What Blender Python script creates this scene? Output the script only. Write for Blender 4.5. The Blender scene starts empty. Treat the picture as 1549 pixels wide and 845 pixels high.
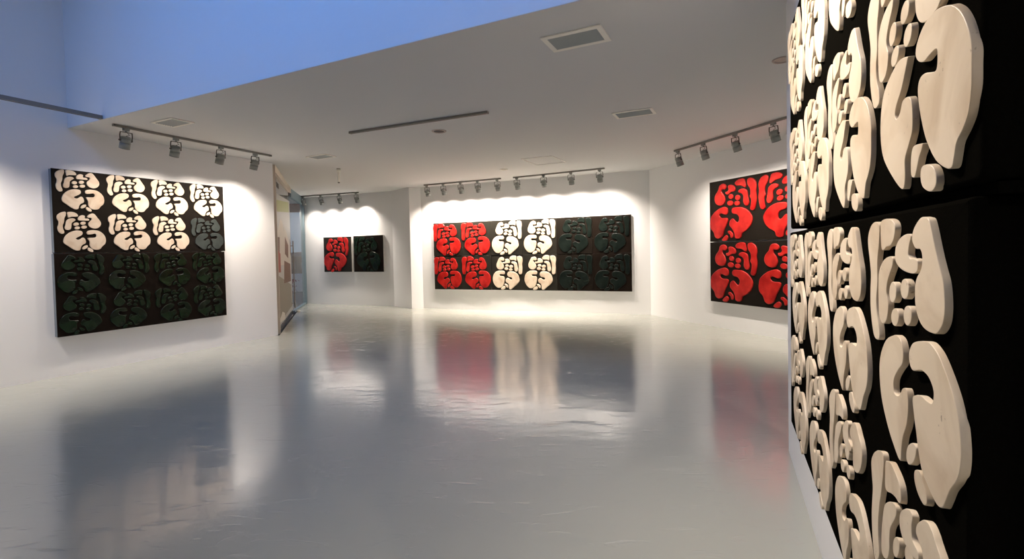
import bpy, bmesh, math, random
from mathutils import Vector, Matrix
from mathutils.geometry import tessellate_polygon

C = bpy.context.scene.collection
S = bpy.context.scene
PI = math.pi
R = math.radians

# ------------------------------------------------------------------ camera
cam_d = bpy.data.cameras.new('camera')
cam = bpy.data.objects.new('camera', cam_d)
C.objects.link(cam)
cam.matrix_world = Matrix(((0.999785824, 0.0206955666, 0.0, 0.0),
                           (-0.000551568, 0.0266457768, -0.999644786, 0.0),
                           (-0.0206882152, 0.999430686, 0.026651485, 1.5),
                           (0, 0, 0, 1)))
cam_d.sensor_width = 36.0
cam_d.lens = 750.0 / 1549.0 * 36.0
cam_d.shift_y = -(422.5 - 398.0) / 1549.0
cam_d.clip_start = 0.02
S.camera = cam

# ------------------------------------------------------------------ colour management, sky
S.view_settings.view_transform = 'Standard'
S.view_settings.look = 'None'
S.view_settings.gamma = 1.0
S.view_settings.use_curve_mapping = False
S.view_settings.exposure = 0.0

w = bpy.data.worlds.new('dusk_sky')
S.world = w
w.use_nodes = True
wn = w.node_tree.nodes
bg = wn['Background']
tc = wn.new('ShaderNodeTexCoord')
sp = wn.new('ShaderNodeSeparateXYZ')
ra = wn.new('ShaderNodeValToRGB')
w.node_tree.links.new(tc.outputs['Generated'], sp.inputs[0])
w.node_tree.links.new(sp.outputs['Z'], ra.inputs[0])
w.node_tree.links.new(ra.outputs[0], bg.inputs[0])
ra.color_ramp.elements[0].position = 0.0
ra.color_ramp.elements[0].color = (0.30, 0.40, 0.52, 1)
ra.color_ramp.elements[1].position = 0.5
ra.color_ramp.elements[1].color = (0.10, 0.20, 0.48, 1)
bg.inputs[1].default_value = 0.55

WARM = (1.0, 0.88, 0.765)
SPOT_W = 122.0
DAY_W = 76.0


def area(name, loc, target, sx, sy, power, col):
    d = bpy.data.lights.new(name, 'AREA')
    d.shape = 'RECTANGLE'
    d.size, d.size_y, d.energy, d.color = sx, sy, power, col
    o = bpy.data.objects.new(name, d)
    C.objects.link(o)
    o.location = loc
    o.rotation_euler = (Vector(target) - Vector(loc)).to_track_quat('-Z', 'Y').to_euler()
    return o


# dusk entering by the skylight of the double-height bay
area('daylight', (-3.0, 1.10, 6.36), (-1.2, 4.3, 4.0), 7.2, 1.4, DAY_W, (0.075, 0.31, 0.95)).rotation_euler[2] = 0
daylight = bpy.data.objects['daylight']
daylight.data.spread = R(92)
dz_ = (Vector((-1.5, 4.43, 3.7)) - Vector((-3.0, 1.10, 6.36))).normalized()
dx_ = Vector((0.899, -0.438, 0)).normalized()
dy_ = (-dz_).cross(dx_).normalized()
dx_ = dy_.cross(-dz_).normalized()
daylight.matrix_world = Matrix.Translation((-3.0, 1.10, 6.36)) @ Matrix((dx_, dy_, -dz_)).transposed().to_4x4()


# ------------------------------------------------------------------ materials
MATS = {}


def mat(name, col, rough=0.5, spec=0.5, metal=0.0, emit=0.0, alpha=None, noise=None, bump=None, coat=0.0, trans=0.0):
    if name in MATS:
        return MATS[name]
    m = bpy.data.materials.new(name)
    m.use_nodes = True
    nt = m.node_tree
    b = nt.nodes['Principled BSDF']
    b.inputs['Base Color'].default_value = (*col, 1)
    b.inputs['Roughness'].default_value = rough
    b.inputs['Specular IOR Level'].default_value = spec
    b.inputs['Metallic'].default_value = metal
    b.inputs['Coat Weight'].default_value = coat
    b.inputs['Coat Roughness'].default_value = 0.08
    b.inputs['Transmission Weight'].default_value = trans
    if alpha is not None:
        b.inputs['Alpha'].default_value = alpha
    if emit:
        b.inputs['Emission Color'].default_value = (*col, 1)
        b.inputs['Emission Strength'].default_value = emit
    tcn = nt.nodes.new('ShaderNodeTexCoord')
    if noise:
        scale, col2, detail, lo, hi, stretch = noise
        mp = nt.nodes.new('ShaderNodeMapping')
        mp.inputs['Scale'].default_value = stretch
        n = nt.nodes.new('ShaderNodeTexNoise')
        n.inputs['Scale'].default_value = scale
        n.inputs['Detail'].default_value = detail
        r = nt.nodes.new('ShaderNodeValToRGB')
        r.color_ramp.elements[0].position = lo
        r.color_ramp.elements[1].position = hi
        r.color_ramp.elements[0].color = (*col, 1)
        r.color_ramp.elements[1].color = (*col2, 1)
        nt.links.new(tcn.outputs['Object'], mp.inputs[0])
        nt.links.new(mp.outputs[0], n.inputs['Vector'])
        nt.links.new(n.outputs['Fac'], r.inputs[0])
        nt.links.new(r.outputs[0], b.inputs['Base Color'])
    if bump:
        scale, strength, dist, detail = bump
        n = nt.nodes.new('ShaderNodeTexNoise')
        n.inputs['Scale'].default_value = scale
        n.inputs['Detail'].default_value = detail
        bp = nt.nodes.new('ShaderNodeBump')
        bp.inputs['Strength'].default_value = strength
        bp.inputs['Distance'].default_value = dist
        nt.links.new(tcn.outputs['Object'], n.inputs['Vector'])
        nt.links.new(n.outputs['Fac'], bp.inputs['Height'])
        nt.links.new(bp.outputs[0], b.inputs['Normal'])
    MATS[name] = m
    return m


M_WALL = mat('white_wall_paint', (0.86, 0.855, 0.85), 0.65, 0.3, bump=(60, 0.08, 0.002, 3))
M_CEIL = mat('ceiling_paint', (0.665, 0.67, 0.67), 0.8, 0.2)
M_TRIM = mat('cream_trim', (0.62, 0.54, 0.44), 0.5)
M_METAL = mat('grey_track_metal', (0.22, 0.21, 0.19), 0.4, 0.5, 0.2)
M_HOUS = mat('grey_lamp_metal', (0.25, 0.265, 0.25), 0.38, 0.5, 0.1)
M_DARK = mat('dark_bracket', (0.07, 0.06, 0.05), 0.5)
M_LENS = mat('lamp_lens', (1.0, 0.9, 0.78), 0.2, emit=6.0)
M_STEEL = mat('brushed_steel', (0.35, 0.30, 0.26), 0.3, 0.5, 0.8)
M_BLACK = mat('black_board', (0.009, 0.0065, 0.0045), 0.55, 0.08, bump=(220, 0.12, 0.002, 3))
M_LEATH = mat('black_grained_cloth', (0.0035, 0.0032, 0.0024), 0.9, 0.0, bump=(420, 0.55, 0.002, 4))
M_BROWN = mat('black_brown_board', (0.007, 0.0042, 0.0025), 0.55, 0.07, noise=(2.2, (0.010, 0.006, 0.004), 2, .4, .7, (1, 1, 1)))
M_OLIVE = mat('charcoal_board', (0.014, 0.012, 0.008), 0.5, 0.25, bump=(220, 0.12, 0.002, 3))
M_SIDE = mat('grey_box_side', (0.19, 0.22, 0.25), 0.6)
M_SIDEW = mat('pale_box_side', (0.62, 0.60, 0.57), 0.6)


def stone(name, base, dark, spots):
    """pale carved slab: faint large clouds, a thin vein and tiny pits"""
    m = bpy.data.materials.new(name)
    m.use_nodes = True
    nt = m.node_tree
    b = nt.nodes['Principled BSDF']
    b.inputs['Roughness'].default_value = 0.42
    b.inputs['Specular IOR Level'].default_value = 0.35
    t = nt.nodes.new('ShaderNodeTexCoord')
    oi = nt.nodes.new('ShaderNodeObjectInfo')
    vm = nt.nodes.new('ShaderNodeVectorMath')
    vm.operation = 'MULTIPLY_ADD'
    vm.inputs[1].default_value = (1, 1, 1)
    cx = nt.nodes.new('ShaderNodeCombineXYZ')
    mu = nt.nodes.new('ShaderNodeMath')
    mu.operation = 'MULTIPLY'
    mu.inputs[1].default_value = 40
    nt.links.new(oi.outputs['Random'], mu.inputs[0])
    nt.links.new(mu.outputs[0], cx.inputs[0])
    nt.links.new(mu.outputs[0], cx.inputs[2])
    nt.links.new(t.outputs['Object'], vm.inputs[0])
    nt.links.new(cx.outputs[0], vm.inputs[2])
    n1 = nt.nodes.new('ShaderNodeTexNoise')
    n1.inputs['Scale'].default_value = 5
    n1.inputs['Detail'].default_value = 4
    n1.inputs['Distortion'].default_value = 1.2
    r1 = nt.nodes.new('ShaderNodeValToRGB')
    r1.color_ramp.elements[0].color = (*dark, 1)
    r1.color_ramp.elements[0].position = 0.3
    r1.color_ramp.elements[1].color = (*base, 1)
    r1.color_ramp.elements[1].position = 0.55
    nt.links.new(vm.outputs[0], n1.inputs['Vector'])
    nt.links.new(n1.outputs['Fac'], r1.inputs[0])
    n2 = nt.nodes.new('ShaderNodeTexNoise')
    n2.inputs['Scale'].default_value = 95
    n2.inputs['Detail'].default_value = 2
    n3 = nt.nodes.new('ShaderNodeTexNoise')
    n3.inputs['Scale'].default_value = 9
    nt.links.new(vm.outputs[0], n2.inputs['Vector'])
    nt.links.new(vm.outputs[0], n3.inputs['Vector'])
    mm = nt.nodes.new('ShaderNodeMath')
    mm.operation = 'MULTIPLY'
    nt.links.new(n2.outputs['Fac'], mm.inputs[0])
    nt.links.new(n3.outputs['Fac'], mm.inputs[1])
    r2 = nt.nodes.new('ShaderNodeValToRGB')
    r2.color_ramp.elements[0].position = 0.43
    r2.color_ramp.elements[0].color = (0, 0, 0, 1)
    r2.color_ramp.elements[1].position = 0.49
    r2.color_ramp.elements[1].color = (spots, spots, spots, 1)
    nt.links.new(mm.outputs[0], r2.inputs[0])
    mx = nt.nodes.new('ShaderNodeMix')
    mx.data_type = 'RGBA'
    nt.links.new(r2.outputs[0], mx.inputs['Factor'])
    nt.links.new(r1.outputs[0], mx.inputs['A'])
    mx.inputs['B'].default_value = (dark[0] * .35, dark[1] * .3, dark[2] * .25, 1)
    nt.links.new(mx.outputs['Result'], b.inputs['Base Color'])
    return m


M_STONE = stone('pale_limestone', (0.68, 0.565, 0.415), (0.53, 0.41, 0.275), 0.7)
M_MARBLE = stone('cream_marble', (0.68, 0.56, 0.43), (0.54, 0.40, 0.28), 0.1)


def lacquer(name, c1, c2, rough=0.28, scale=3.0, coat=0.0):
    return mat(name, c1, rough, 0.22, noise=(scale, c2, 3, .38, .68, (1, 1, 1)), coat=coat)


M_RED = lacquer('red_lacquer', (0.27, 0.004, 0.004), (0.50, 0.022, 0.015), 0.3, 5, 0.2)
M_GREEN = lacquer('black_green_glaze', (0.0009, 0.0026, 0.0011), (0.007, 0.020, 0.007), 0.2, 5)
M_SLATE = lacquer('grey_slate_glaze', (0.030, 0.037, 0.034), (0.05, 0.06, 0.055), 0.45, 5)
M_NIGHT = lacquer('black_green_satin', (0.0035, 0.006, 0.0045), (0.009, 0.014, 0.011), 0.28, 5)


def floor_material():
    m = bpy.data.materials.new('grey_epoxy_floor')
    m.use_nodes = True
    nt = m.node_tree
    b = nt.nodes['Principled BSDF']
    b.inputs['Specular IOR Level'].default_value = 0.85
    t = nt.nodes.new('ShaderNodeTexCoord')
    n = nt.nodes.new('ShaderNodeTexNoise')
    n.inputs['Scale'].default_value = 0.8
    n.inputs['Detail'].default_value = 4
    r = nt.nodes.new('ShaderNodeValToRGB')
    r.color_ramp.elements[0].color = (0.385, 0.395, 0.345, 1)
    r.color_ramp.elements[1].color = (0.425, 0.435, 0.38, 1)
    nt.links.new(t.outputs['Object'], n.inputs['Vector'])
    nt.links.new(n.outputs['Fac'], r.inputs[0])
    nt.links.new(r.outputs[0], b.inputs['Base Color'])
    n2 = nt.nodes.new('ShaderNodeTexNoise')
    n2.inputs['Scale'].default_value = 1.7
    n2.inputs['Detail'].default_value = 5
    r2 = nt.nodes.new('ShaderNodeMapRange')
    r2.inputs['To Min'].default_value = 0.11
    r2.inputs['To Max'].default_value = 0.19
    nt.links.new(t.outputs['Object'], n2.inputs['Vector'])
    nt.links.new(n2.outputs['Fac'], r2.inputs[0])
    nt.links.new(r2.outputs[0], b.inputs['Roughness'])
    # trowel waves and a few fine ridges
    n3 = nt.nodes.new('ShaderNodeTexNoise')
    n3.inputs['Scale'].default_value = 3.2
    n3.inputs['Detail'].default_value = 3
    mp = nt.nodes.new('ShaderNodeMapping')
    mp.inputs['Scale'].default_value = (0.7, 1.6, 1)
    mp.inputs['Rotation'].default_value = (0, 0, 0.3)
    nt.links.new(t.outputs['Object'], mp.inputs[0])
    nt.links.new(mp.outputs[0], n3.inputs['Vector'])
    bp = nt.nodes.new('ShaderNodeBump')
    bp.inputs['Strength'].default_value = 0.4
    bp.inputs['Distance'].default_value = 0.006
    n4 = nt.nodes.new('ShaderNodeTexNoise')
    n4.inputs['Scale'].default_value = 2.3
    n4.inputs['Detail'].default_value = 6
    n4.inputs['Distortion'].default_value = 2.5
    mp4 = nt.nodes.new('ShaderNodeMapping')
    mp4.inputs['Scale'].default_value = (0.9, 3.5, 1)
    mp4.inputs['Rotation'].default_value = (0, 0, -0.35)
    r4 = nt.nodes.new('ShaderNodeValToRGB')
    r4.color_ramp.elements[0].position = 0.60
    r4.color_ramp.elements[0].color = (0, 0, 0, 1)
    r4.color_ramp.elements[1].position = 0.72
    r4.color_ramp.elements[1].color = (.5, .5, .5, 1)
    ad = nt.nodes.new('ShaderNodeMath')
    ad.operation = 'ADD'
    nt.links.new(t.outputs['Object'], mp4.inputs[0])
    nt.links.new(mp4.outputs[0], n4.inputs['Vector'])
    nt.links.new(n4.outputs['Fac'], r4.inputs[0])
    nt.links.new(r4.outputs[0], ad.inputs[0])
    nt.links.new(n3.outputs['Fac'], ad.inputs[1])
    nt.links.new(ad.outputs[0], bp.inputs['Height'])
    nt.links.new(bp.outputs[0], b.inputs['Normal'])
    return m


M_FLOOR = floor_material()


# ------------------------------------------------------------------ mesh helpers
def new_bm():
    return bmesh.new()


def add_box(bm, x0, x1, y0, y1, z0, z1, bevel=0.0):
    v = [bm.verts.new((x, y, z)) for z in (z0, z1) for x, y in ((x0, y0), (x1, y0), (x1, y1), (x0, y1))]
    fs = [bm.faces.new([v[i] for i in q]) for q in ((3, 2, 1, 0), (4, 5, 6, 7), (0, 1, 5, 4), (1, 2, 6, 5), (2, 3, 7, 6), (3, 0, 4, 7))]
    if bevel:
        es = set(e for f in fs for e in f.edges)
        bmesh.ops.bevel(bm, geom=list(es), offset=bevel, segments=2, affect='EDGES', profile=0.5)
    return bm


def add_tube(bm, p0, p1, r0, r1=None, seg=20, cap=True):
    r1 = r0 if r1 is None else r1
    p0, p1 = Vector(p0), Vector(p1)
    ax = (p1 - p0).normalized()
    s = ax.orthogonal().normalized()
    t = ax.cross(s)
    a = [bm.verts.new(p0 + (s * math.cos(k * 2 * PI / seg) + t * math.sin(k * 2 * PI / seg)) * r0) for k in range(seg)]
    b = [bm.verts.new(p1 + (s * math.cos(k * 2 * PI / seg) + t * math.sin(k * 2 * PI / seg)) * r1) for k in range(seg)]
    for k in range(seg):
        f = bm.faces.new((a[k], a[(k + 1) % seg], b[(k + 1) % seg], b[k]))
        f.smooth = True
    if cap:
        bm.faces.new(a[::-1])
        bm.faces.new(b)
    return bm


def add_path(bm, pts, r, seg=8):
    for i in range(len(pts) - 1):
        add_tube(bm, pts[i], pts[i + 1], r, seg=seg)
    return bm


def obj(name, bm, m, parent=None, smooth=False):
    me = bpy.data.meshes.new(name)
    bmesh.ops.recalc_face_normals(bm, faces=bm.faces[:])
    bm.to_mesh(me)
    bm.free()
    me.materials.append(m)
    if smooth:
        for p in me.polygons:
            p.use_smooth = True
    o = bpy.data.objects.new(name, me)
    C.objects.link(o)
    if parent:
        o.parent = parent
    return o


def tag(o, label=None, cat=None, group=None, kind=None):
    for k, v in (('label', label), ('category', cat), ('group', group), ('kind', kind)):
        if v:
            o[k] = v
    return o


def thing(name, label, cat, loc=(0, 0, 0), rotz=0.0, group=None):
    o = bpy.data.objects.new(name, None)
    o.empty_display_size = 0.1
    C.objects.link(o)
    o.location = loc
    o.rotation_euler = (0, 0, rotz)
    return tag(o, label, cat, group)


def copy_tree(o, parent=None):
    c = o.copy()
    C.objects.link(c)
    c.parent = parent
    for ch in list(o.children):
        copy_tree(ch, c)
    return c


def struct(name, bm, m, parent=None):
    return tag(obj(name, bm, m, parent), kind='structure')


def prism(pts, z0, z1):
    """closed vertical prism over a plan polygon (counter-clockwise)"""
    bm = new_bm()
    a = [bm.verts.new((x, y, z0)) for x, y in pts]
    b = [bm.verts.new((x, y, z1)) for x, y in pts]
    n = len(pts)
    for k in range(n):
        bm.faces.new((a[k], a[(k + 1) % n], b[(k + 1) % n], b[k]))
    bm.faces.new(a[::-1])
    bm.faces.new(b)
    return bm


def wall_prism(p, ang, u0, u1, z0, z1, thick=0.15):
    """wall whose face towards the room runs from p along ang; the body lies behind it"""
    d = Vector((math.cos(ang), math.sin(ang)))
    n = Vector((-d.y, d.x))
    q = Vector(p)
    a, b = q + d * u0, q + d * u1
    return prism([a, b, b + n * thick, a + n * thick], z0, z1)


# wall frames: a point on the floor line and the direction from left to right as seen from the room
LW = ((-6.053, 5.7954), R(64.39))
CW = ((-2.3931, 13.174), R(-22.08))
SW = ((-6.2514, 15.0557), R(-22.95))
RW = ((3.0622, 10.9611), R(-69.14))
NW = ((1.9867, 3.573), R(-113.27))
GW = ((-4.4731, 9.3702), R(109.58))
HC = 3.2      # lowered ceiling
HV = 6.4      # ceiling of the double-height bay


def wp(F, u, z, off=0.0):
    """world point on a wall: u along it, z up, off in front of it"""
    (x, y), a = F
    return Vector((x + math.cos(a) * u + math.sin(a) * off, y + math.sin(a) * u - math.cos(a) * off, z))


# ------------------------------------------------------------------ the room
struct('floor', prism([(-13, -5.4), (8, -5.4), (8, 16.4), (-6.1, 16.4), (-6.4, 15.1), (-4.36, 9.2), (-13, 9.2)], -0.2, 0.0), M_FLOOR)
bk0, bk1 = Vector((-5.689, 6.463)), Vector((0.514, 3.44))
bd = (bk1 - bk0).normalized()
ba, bb = bk0 - bd * 0.3, bk0 + bd * 14.5
bi = Vector((0.008, 0.016))
struct('ceiling', prism([ba + bi * .08, bb + bi * .08, (8, 16.6), (-8, 16.6), (-7.0, 15.2), (-4.5, 9.4)], HC, HC + 0.12), M_CEIL)
bn = Vector((-bd.y, bd.x))
struct('wall_bulkhead', prism([ba, bb, bb + bn * 0.15, ba + bn * 0.15], HC + .003, HV), M_WALL)
# ceiling of the bay with a skylight opening
sk = [Vector((-3.0, 1.10)) + bd * a_ + bn * b_ for a_, b_ in ((-3.7, -.85), (3.7, -.85), (3.7, .85), (-3.7, .85))]
oc = [Vector(p_) for p_ in ((-13, -5.4), (8, -5.4), (8, 7.2), (-13, 7.2))]
cb = new_bm()
vi = [[cb.verts.new((p_.x, p_.y, z_)) for p_ in sk] for z_ in (HV, HV + .15)]
vo = [[cb.verts.new((p_.x, p_.y, z_)) for p_ in oc] for z_ in (HV, HV + .15)]
for k in range(4):
    j = (k + 1) % 4
    for q in ((vo[0][k], vo[0][j], vi[0][j], vi[0][k]), (vo[1][k], vo[1][j], vi[1][j], vi[1][k]),
              (vo[0][k], vo[0][j], vo[1][j], vo[1][k]), (vi[0][k], vi[0][j], vi[1][j], vi[1][k])):
        cb.faces.new(q)
struct('ceiling_bay', cb, M_WALL)
struct('wall_left', wall_prism(*LW, -12.0, 3.82, 0, HV, 0.2), M_WALL)
struct('wall_central', wall_prism(*CW, -0.01, 5.95, 0, HC + 0.05, 0.2), M_WALL)
struct('wall_back', wall_prism(*SW, 0.0, 3.35, 0, HC + 0.05, 0.2), M_WALL)
struct('wall_right', wall_prism(*RW, -0.05, 10.0, 0, HC + 0.05, 0.2), M_WALL)
struct('wall_partition', wall_prism(*NW, 0.0, 3.75, 0, HV, 0.22), M_WALL)
struct('wall_side', prism([(6.6, -5.4), (6.8, -5.4), (6.8, 3.2), (6.6, 3.2)], 0, HV), M_WALL)
struct('wall_pillar', prism([(-3.3, 13.8), (-2.667, 13.07), (-2.38, 13.165), (-2.3, 13.9), (-3.2, 14.3)], 0, HC + 0.02), M_WALL)
# rear wall with the tall window that lets the dusk in
rb = new_bm()
add_box(rb, -12.5, 7.0, -5.4, -5.2, 0, 4.6)
add_box(rb, -12.5, 7.0, -5.4, -5.2, 5.9, HV)
add_box(rb, -12.5, -8.7, -5.4, -5.2, 4.6, 5.9)
add_box(rb, 2.0, 7.0, -5.4, -5.2, 4.6, 5.9)
struct('wall_rear', rb, M_WALL)
fb = new_bm()
for k in range(7):
    x = -8.7 + k * 10.7 / 6
    add_box(fb, x - 0.03, x + 0.03, -5.35, -5.25, 4.6, 5.9)
for z in (4.63, 5.87):
    add_box(fb, -8.7, 2.0, -5.35, -5.25, z - 0.03, z + 0.03)
struct('window_2', fb, M_METAL)


# ---- traced outlines of the relief pieces, millimetres along / up their wall
TR = {}
TR['A'] = {
  'bone': [(2663,1548), (2629,1539), (2606,1518), (2604,1494), (2617,1461), (2628,1424), (2624,1386), (2625,1344), (2639,1304), (2657,1279), (2684,1275), (2700,1284), (2694,1309), (2679,1336), (2674,1368), (2682,1401), (2682,1434), (2684,1463), (2695,1492), (2700,1524), (2695,1542)],
  'top': [(2713,1546), (2743,1551), (2777,1549), (2800,1543), (2812,1532), (2811,1519), (2802,1505), (2782,1493), (2754,1490), (2734,1483), (2718,1485), (2712,1506), (2710,1527)],
  'r': [(2777,1470), (2737,1462), (2709,1446), (2694,1424), (2692,1391), (2694,1355), (2700,1331), (2719,1319), (2740,1322), (2754,1331), (2763,1346), (2766,1367), (2754,1389), (2758,1410), (2777,1432), (2796,1451), (2798,1466)],
  'hook': [(2881,1515), (2853,1510), (2829,1500), (2815,1485), (2815,1463), (2834,1451), (2868,1443), (2912,1440), (2939,1444), (2945,1455), (2941,1466), (2921,1469), (2904,1468), (2893,1477), (2899,1495), (2908,1508), (2902,1514)],
  'p1': [(2821,1397), (2814,1381), (2798,1373), (2781,1377), (2774,1393), (2782,1410), (2798,1417), (2814,1412)],
  'p2': [(2897,1410), (2890,1395), (2873,1388), (2855,1392), (2848,1406), (2855,1421), (2873,1428), (2890,1423)],
  'p3': [(2837,1348), (2830,1334), (2813,1326), (2795,1329), (2787,1342), (2795,1356), (2813,1363), (2830,1360)],
  'p4': [(2912,1361), (2906,1346), (2890,1338), (2873,1342), (2866,1355), (2873,1370), (2890,1377), (2906,1373)],
  'lobe': [(2961,1543), (2937,1533), (2920,1520), (2915,1504), (2925,1492), (2937,1487), (2953,1487), (2962,1482), (2967,1472), (2965,1458), (2957,1447), (2939,1433), (2931,1417), (2931,1390), (2939,1371), (2957,1354), (2984,1345), (3020,1344), (3041,1350), (3059,1366), (3066,1387), (3065,1412), (3059,1434), (3046,1454), (3032,1476), (3019,1500), (3008,1521), (2996,1538), (2980,1542)],
  'kidl': [(2806,1306), (2752,1287), (2714,1252), (2700,1214), (2709,1164), (2735,1126), (2776,1090), (2821,1064), (2840,1057), (2850,1061), (2854,1086), (2863,1112), (2883,1141), (2892,1170), (2892,1196), (2880,1213), (2859,1207), (2843,1191), (2825,1184), (2806,1186), (2802,1204), (2811,1220), (2835,1240), (2860,1259), (2863,1282), (2849,1302), (2828,1308)],
  'kidr': [(2961,1321), (2920,1310), (2899,1289), (2902,1268), (2920,1258), (2961,1268), (2993,1266), (3014,1254), (3021,1241), (3014,1224), (2993,1221), (2961,1222), (2933,1215), (2918,1204), (2927,1172), (2939,1143), (2950,1114), (2967,1088), (2999,1070), (3034,1059), (3057,1064), (3071,1081), (3088,1107), (3112,1132), (3124,1154), (3128,1183), (3122,1218), (3112,1242), (3095,1265), (3069,1290), (3038,1313), (3008,1324), (2988,1325)],
  'b1': [(2918,1120), (2890,1102), (2883,1079), (2896,1070), (2918,1081), (2933,1099), (2937,1117)],
  'b2': [(2931,1073), (2928,1055), (2945,1037), (2973,1029), (2989,1037), (2989,1049), (2973,1066), (2956,1081)],
}
TR['B'] = {
  'kidl': [(2888,1853), (2839,1862), (2785,1850), (2735,1825), (2712,1779), (2712,1727), (2735,1682), (2793,1638), (2846,1608), (2868,1606), (2875,1628), (2874,1660), (2895,1683), (2914,1706), (2916,1736), (2907,1766), (2888,1777), (2860,1776), (2846,1759), (2824,1749), (2812,1761), (2821,1777), (2853,1801), (2874,1827), (2888,1847)],
  'kidr': [(3077,1867), (3031,1880), (2978,1879), (2944,1863), (2932,1842), (2947,1824), (2973,1815), (3000,1817), (3029,1817), (3034,1803), (3031,1785), (3016,1783), (2979,1793), (2954,1791), (2944,1775), (2950,1744), (2968,1703), (2990,1670), (3027,1635), (3070,1615), (3092,1614), (3101,1631), (3109,1649), (3130,1664), (3148,1683), (3157,1714), (3158,1747), (3157,1777), (3143,1809), (3124,1835), (3103,1853)],
  'b1': [(2957,1675), (2920,1676), (2908,1654), (2910,1625), (2927,1619), (2939,1632), (2951,1652), (2962,1662), (2968,1672)],
  'b2': [(2985,1634), (2962,1631), (2958,1613), (2968,1597), (2996,1586), (3017,1586), (3030,1596), (3027,1612), (3012,1627)],
}
TR['D'] = {
  'bone': [(2675,1012), (2646,992), (2630,969), (2634,940), (2642,910), (2637,875), (2633,839), (2637,800), (2645,771), (2660,745), (2680,755), (2695,773), (2693,791), (2688,815), (2688,854), (2698,894), (2709,922), (2720,952), (2728,981), (2732,1010), (2725,1025), (2704,1023)],
  'top': [(2746,1014), (2743,987), (2743,959), (2756,953), (2790,963), (2818,967), (2837,966), (2849,972), (2851,985), (2844,1002), (2827,1014), (2804,1022), (2781,1027), (2761,1022)],
  'r': [(2766,934), (2740,915), (2728,890), (2717,850), (2714,816), (2719,794), (2740,793), (2761,807), (2773,831), (2773,855), (2780,883), (2809,916), (2821,936), (2816,949), (2795,947)],
  'hook': [(2874,972), (2849,953), (2841,932), (2849,914), (2870,903), (2902,902), (2932,905), (2950,915), (2946,927), (2928,930), (2915,936), (2913,959), (2918,978), (2905,984), (2890,980)],
  'p1': [(2841,876), (2835,858), (2820,842), (2804,840), (2798,852), (2804,871), (2820,886), (2835,888)],
  'lobe': [(2967,997), (2942,976), (2937,959), (2950,950), (2967,942), (2974,926), (2973,895), (2981,875), (3007,875), (3037,888), (3060,911), (3071,938), (3068,959), (3054,976), (3033,989), (3018,1000), (3000,1007), (2983,1005)],
}
TR['L'] = {
  'bone': [(638,2641), (601,2623), (571,2591), (568,2551), (583,2516), (581,2479), (571,2441), (576,2397), (601,2362), (631,2365), (638,2388), (627,2424), (625,2469), (639,2508), (645,2560), (660,2599), (660,2637)],
  'top': [(678,2635), (716,2644), (759,2635), (783,2615), (788,2593), (772,2584), (720,2581), (686,2569), (679,2602)],
  'r': [(731,2562), (688,2551), (663,2522), (655,2480), (645,2441), (656,2414), (686,2412), (708,2429), (715,2471), (720,2502), (755,2533), (759,2548)],
  'hook': [(832,2607), (804,2592), (786,2563), (792,2539), (824,2537), (868,2538), (903,2540), (908,2556), (888,2566), (866,2565), (859,2579), (861,2599)],
  'lobe': [(942,2635), (906,2616), (887,2591), (898,2578), (927,2576), (936,2558), (919,2533), (899,2507), (901,2473), (929,2445), (974,2436), (1014,2454), (1037,2492), (1034,2530), (1006,2574), (981,2614), (965,2631)],
  'p1': [(794,2490), (785,2474), (764,2466), (744,2470), (736,2484), (745,2500), (766,2509), (786,2505)],
  'p2': [(869,2506), (860,2490), (839,2481), (819,2485), (812,2499), (820,2515), (841,2524), (861,2520)],
  'p3': [(803,2441), (794,2427), (774,2419), (754,2422), (747,2435), (755,2450), (775,2458), (795,2454)],
  'p4': [(879,2455), (870,2439), (848,2431), (827,2435), (819,2449), (828,2465), (849,2473), (871,2469)],
  'kidl': [(757,2404), (701,2383), (651,2338), (627,2283), (632,2239), (676,2201), (717,2167), (760,2145), (794,2153), (806,2192), (825,2220), (854,2238), (861,2265), (850,2302), (828,2314), (796,2290), (768,2288), (753,2302), (778,2319), (817,2345), (830,2370), (822,2396), (794,2404)],
  'kidr': [(934,2414), (889,2402), (874,2378), (887,2356), (932,2360), (965,2368), (981,2349), (973,2321), (937,2314), (889,2310), (885,2298), (903,2261), (904,2207), (932,2166), (977,2153), (1017,2164), (1045,2201), (1077,2235), (1087,2283), (1077,2338), (1045,2382), (1000,2409)],
  'b1': [(875,2214), (840,2202), (820,2174), (829,2159), (858,2169), (880,2193)],
  'b2': [(887,2182), (877,2162), (892,2136), (924,2124), (940,2135), (931,2158), (906,2177)],
}
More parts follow.
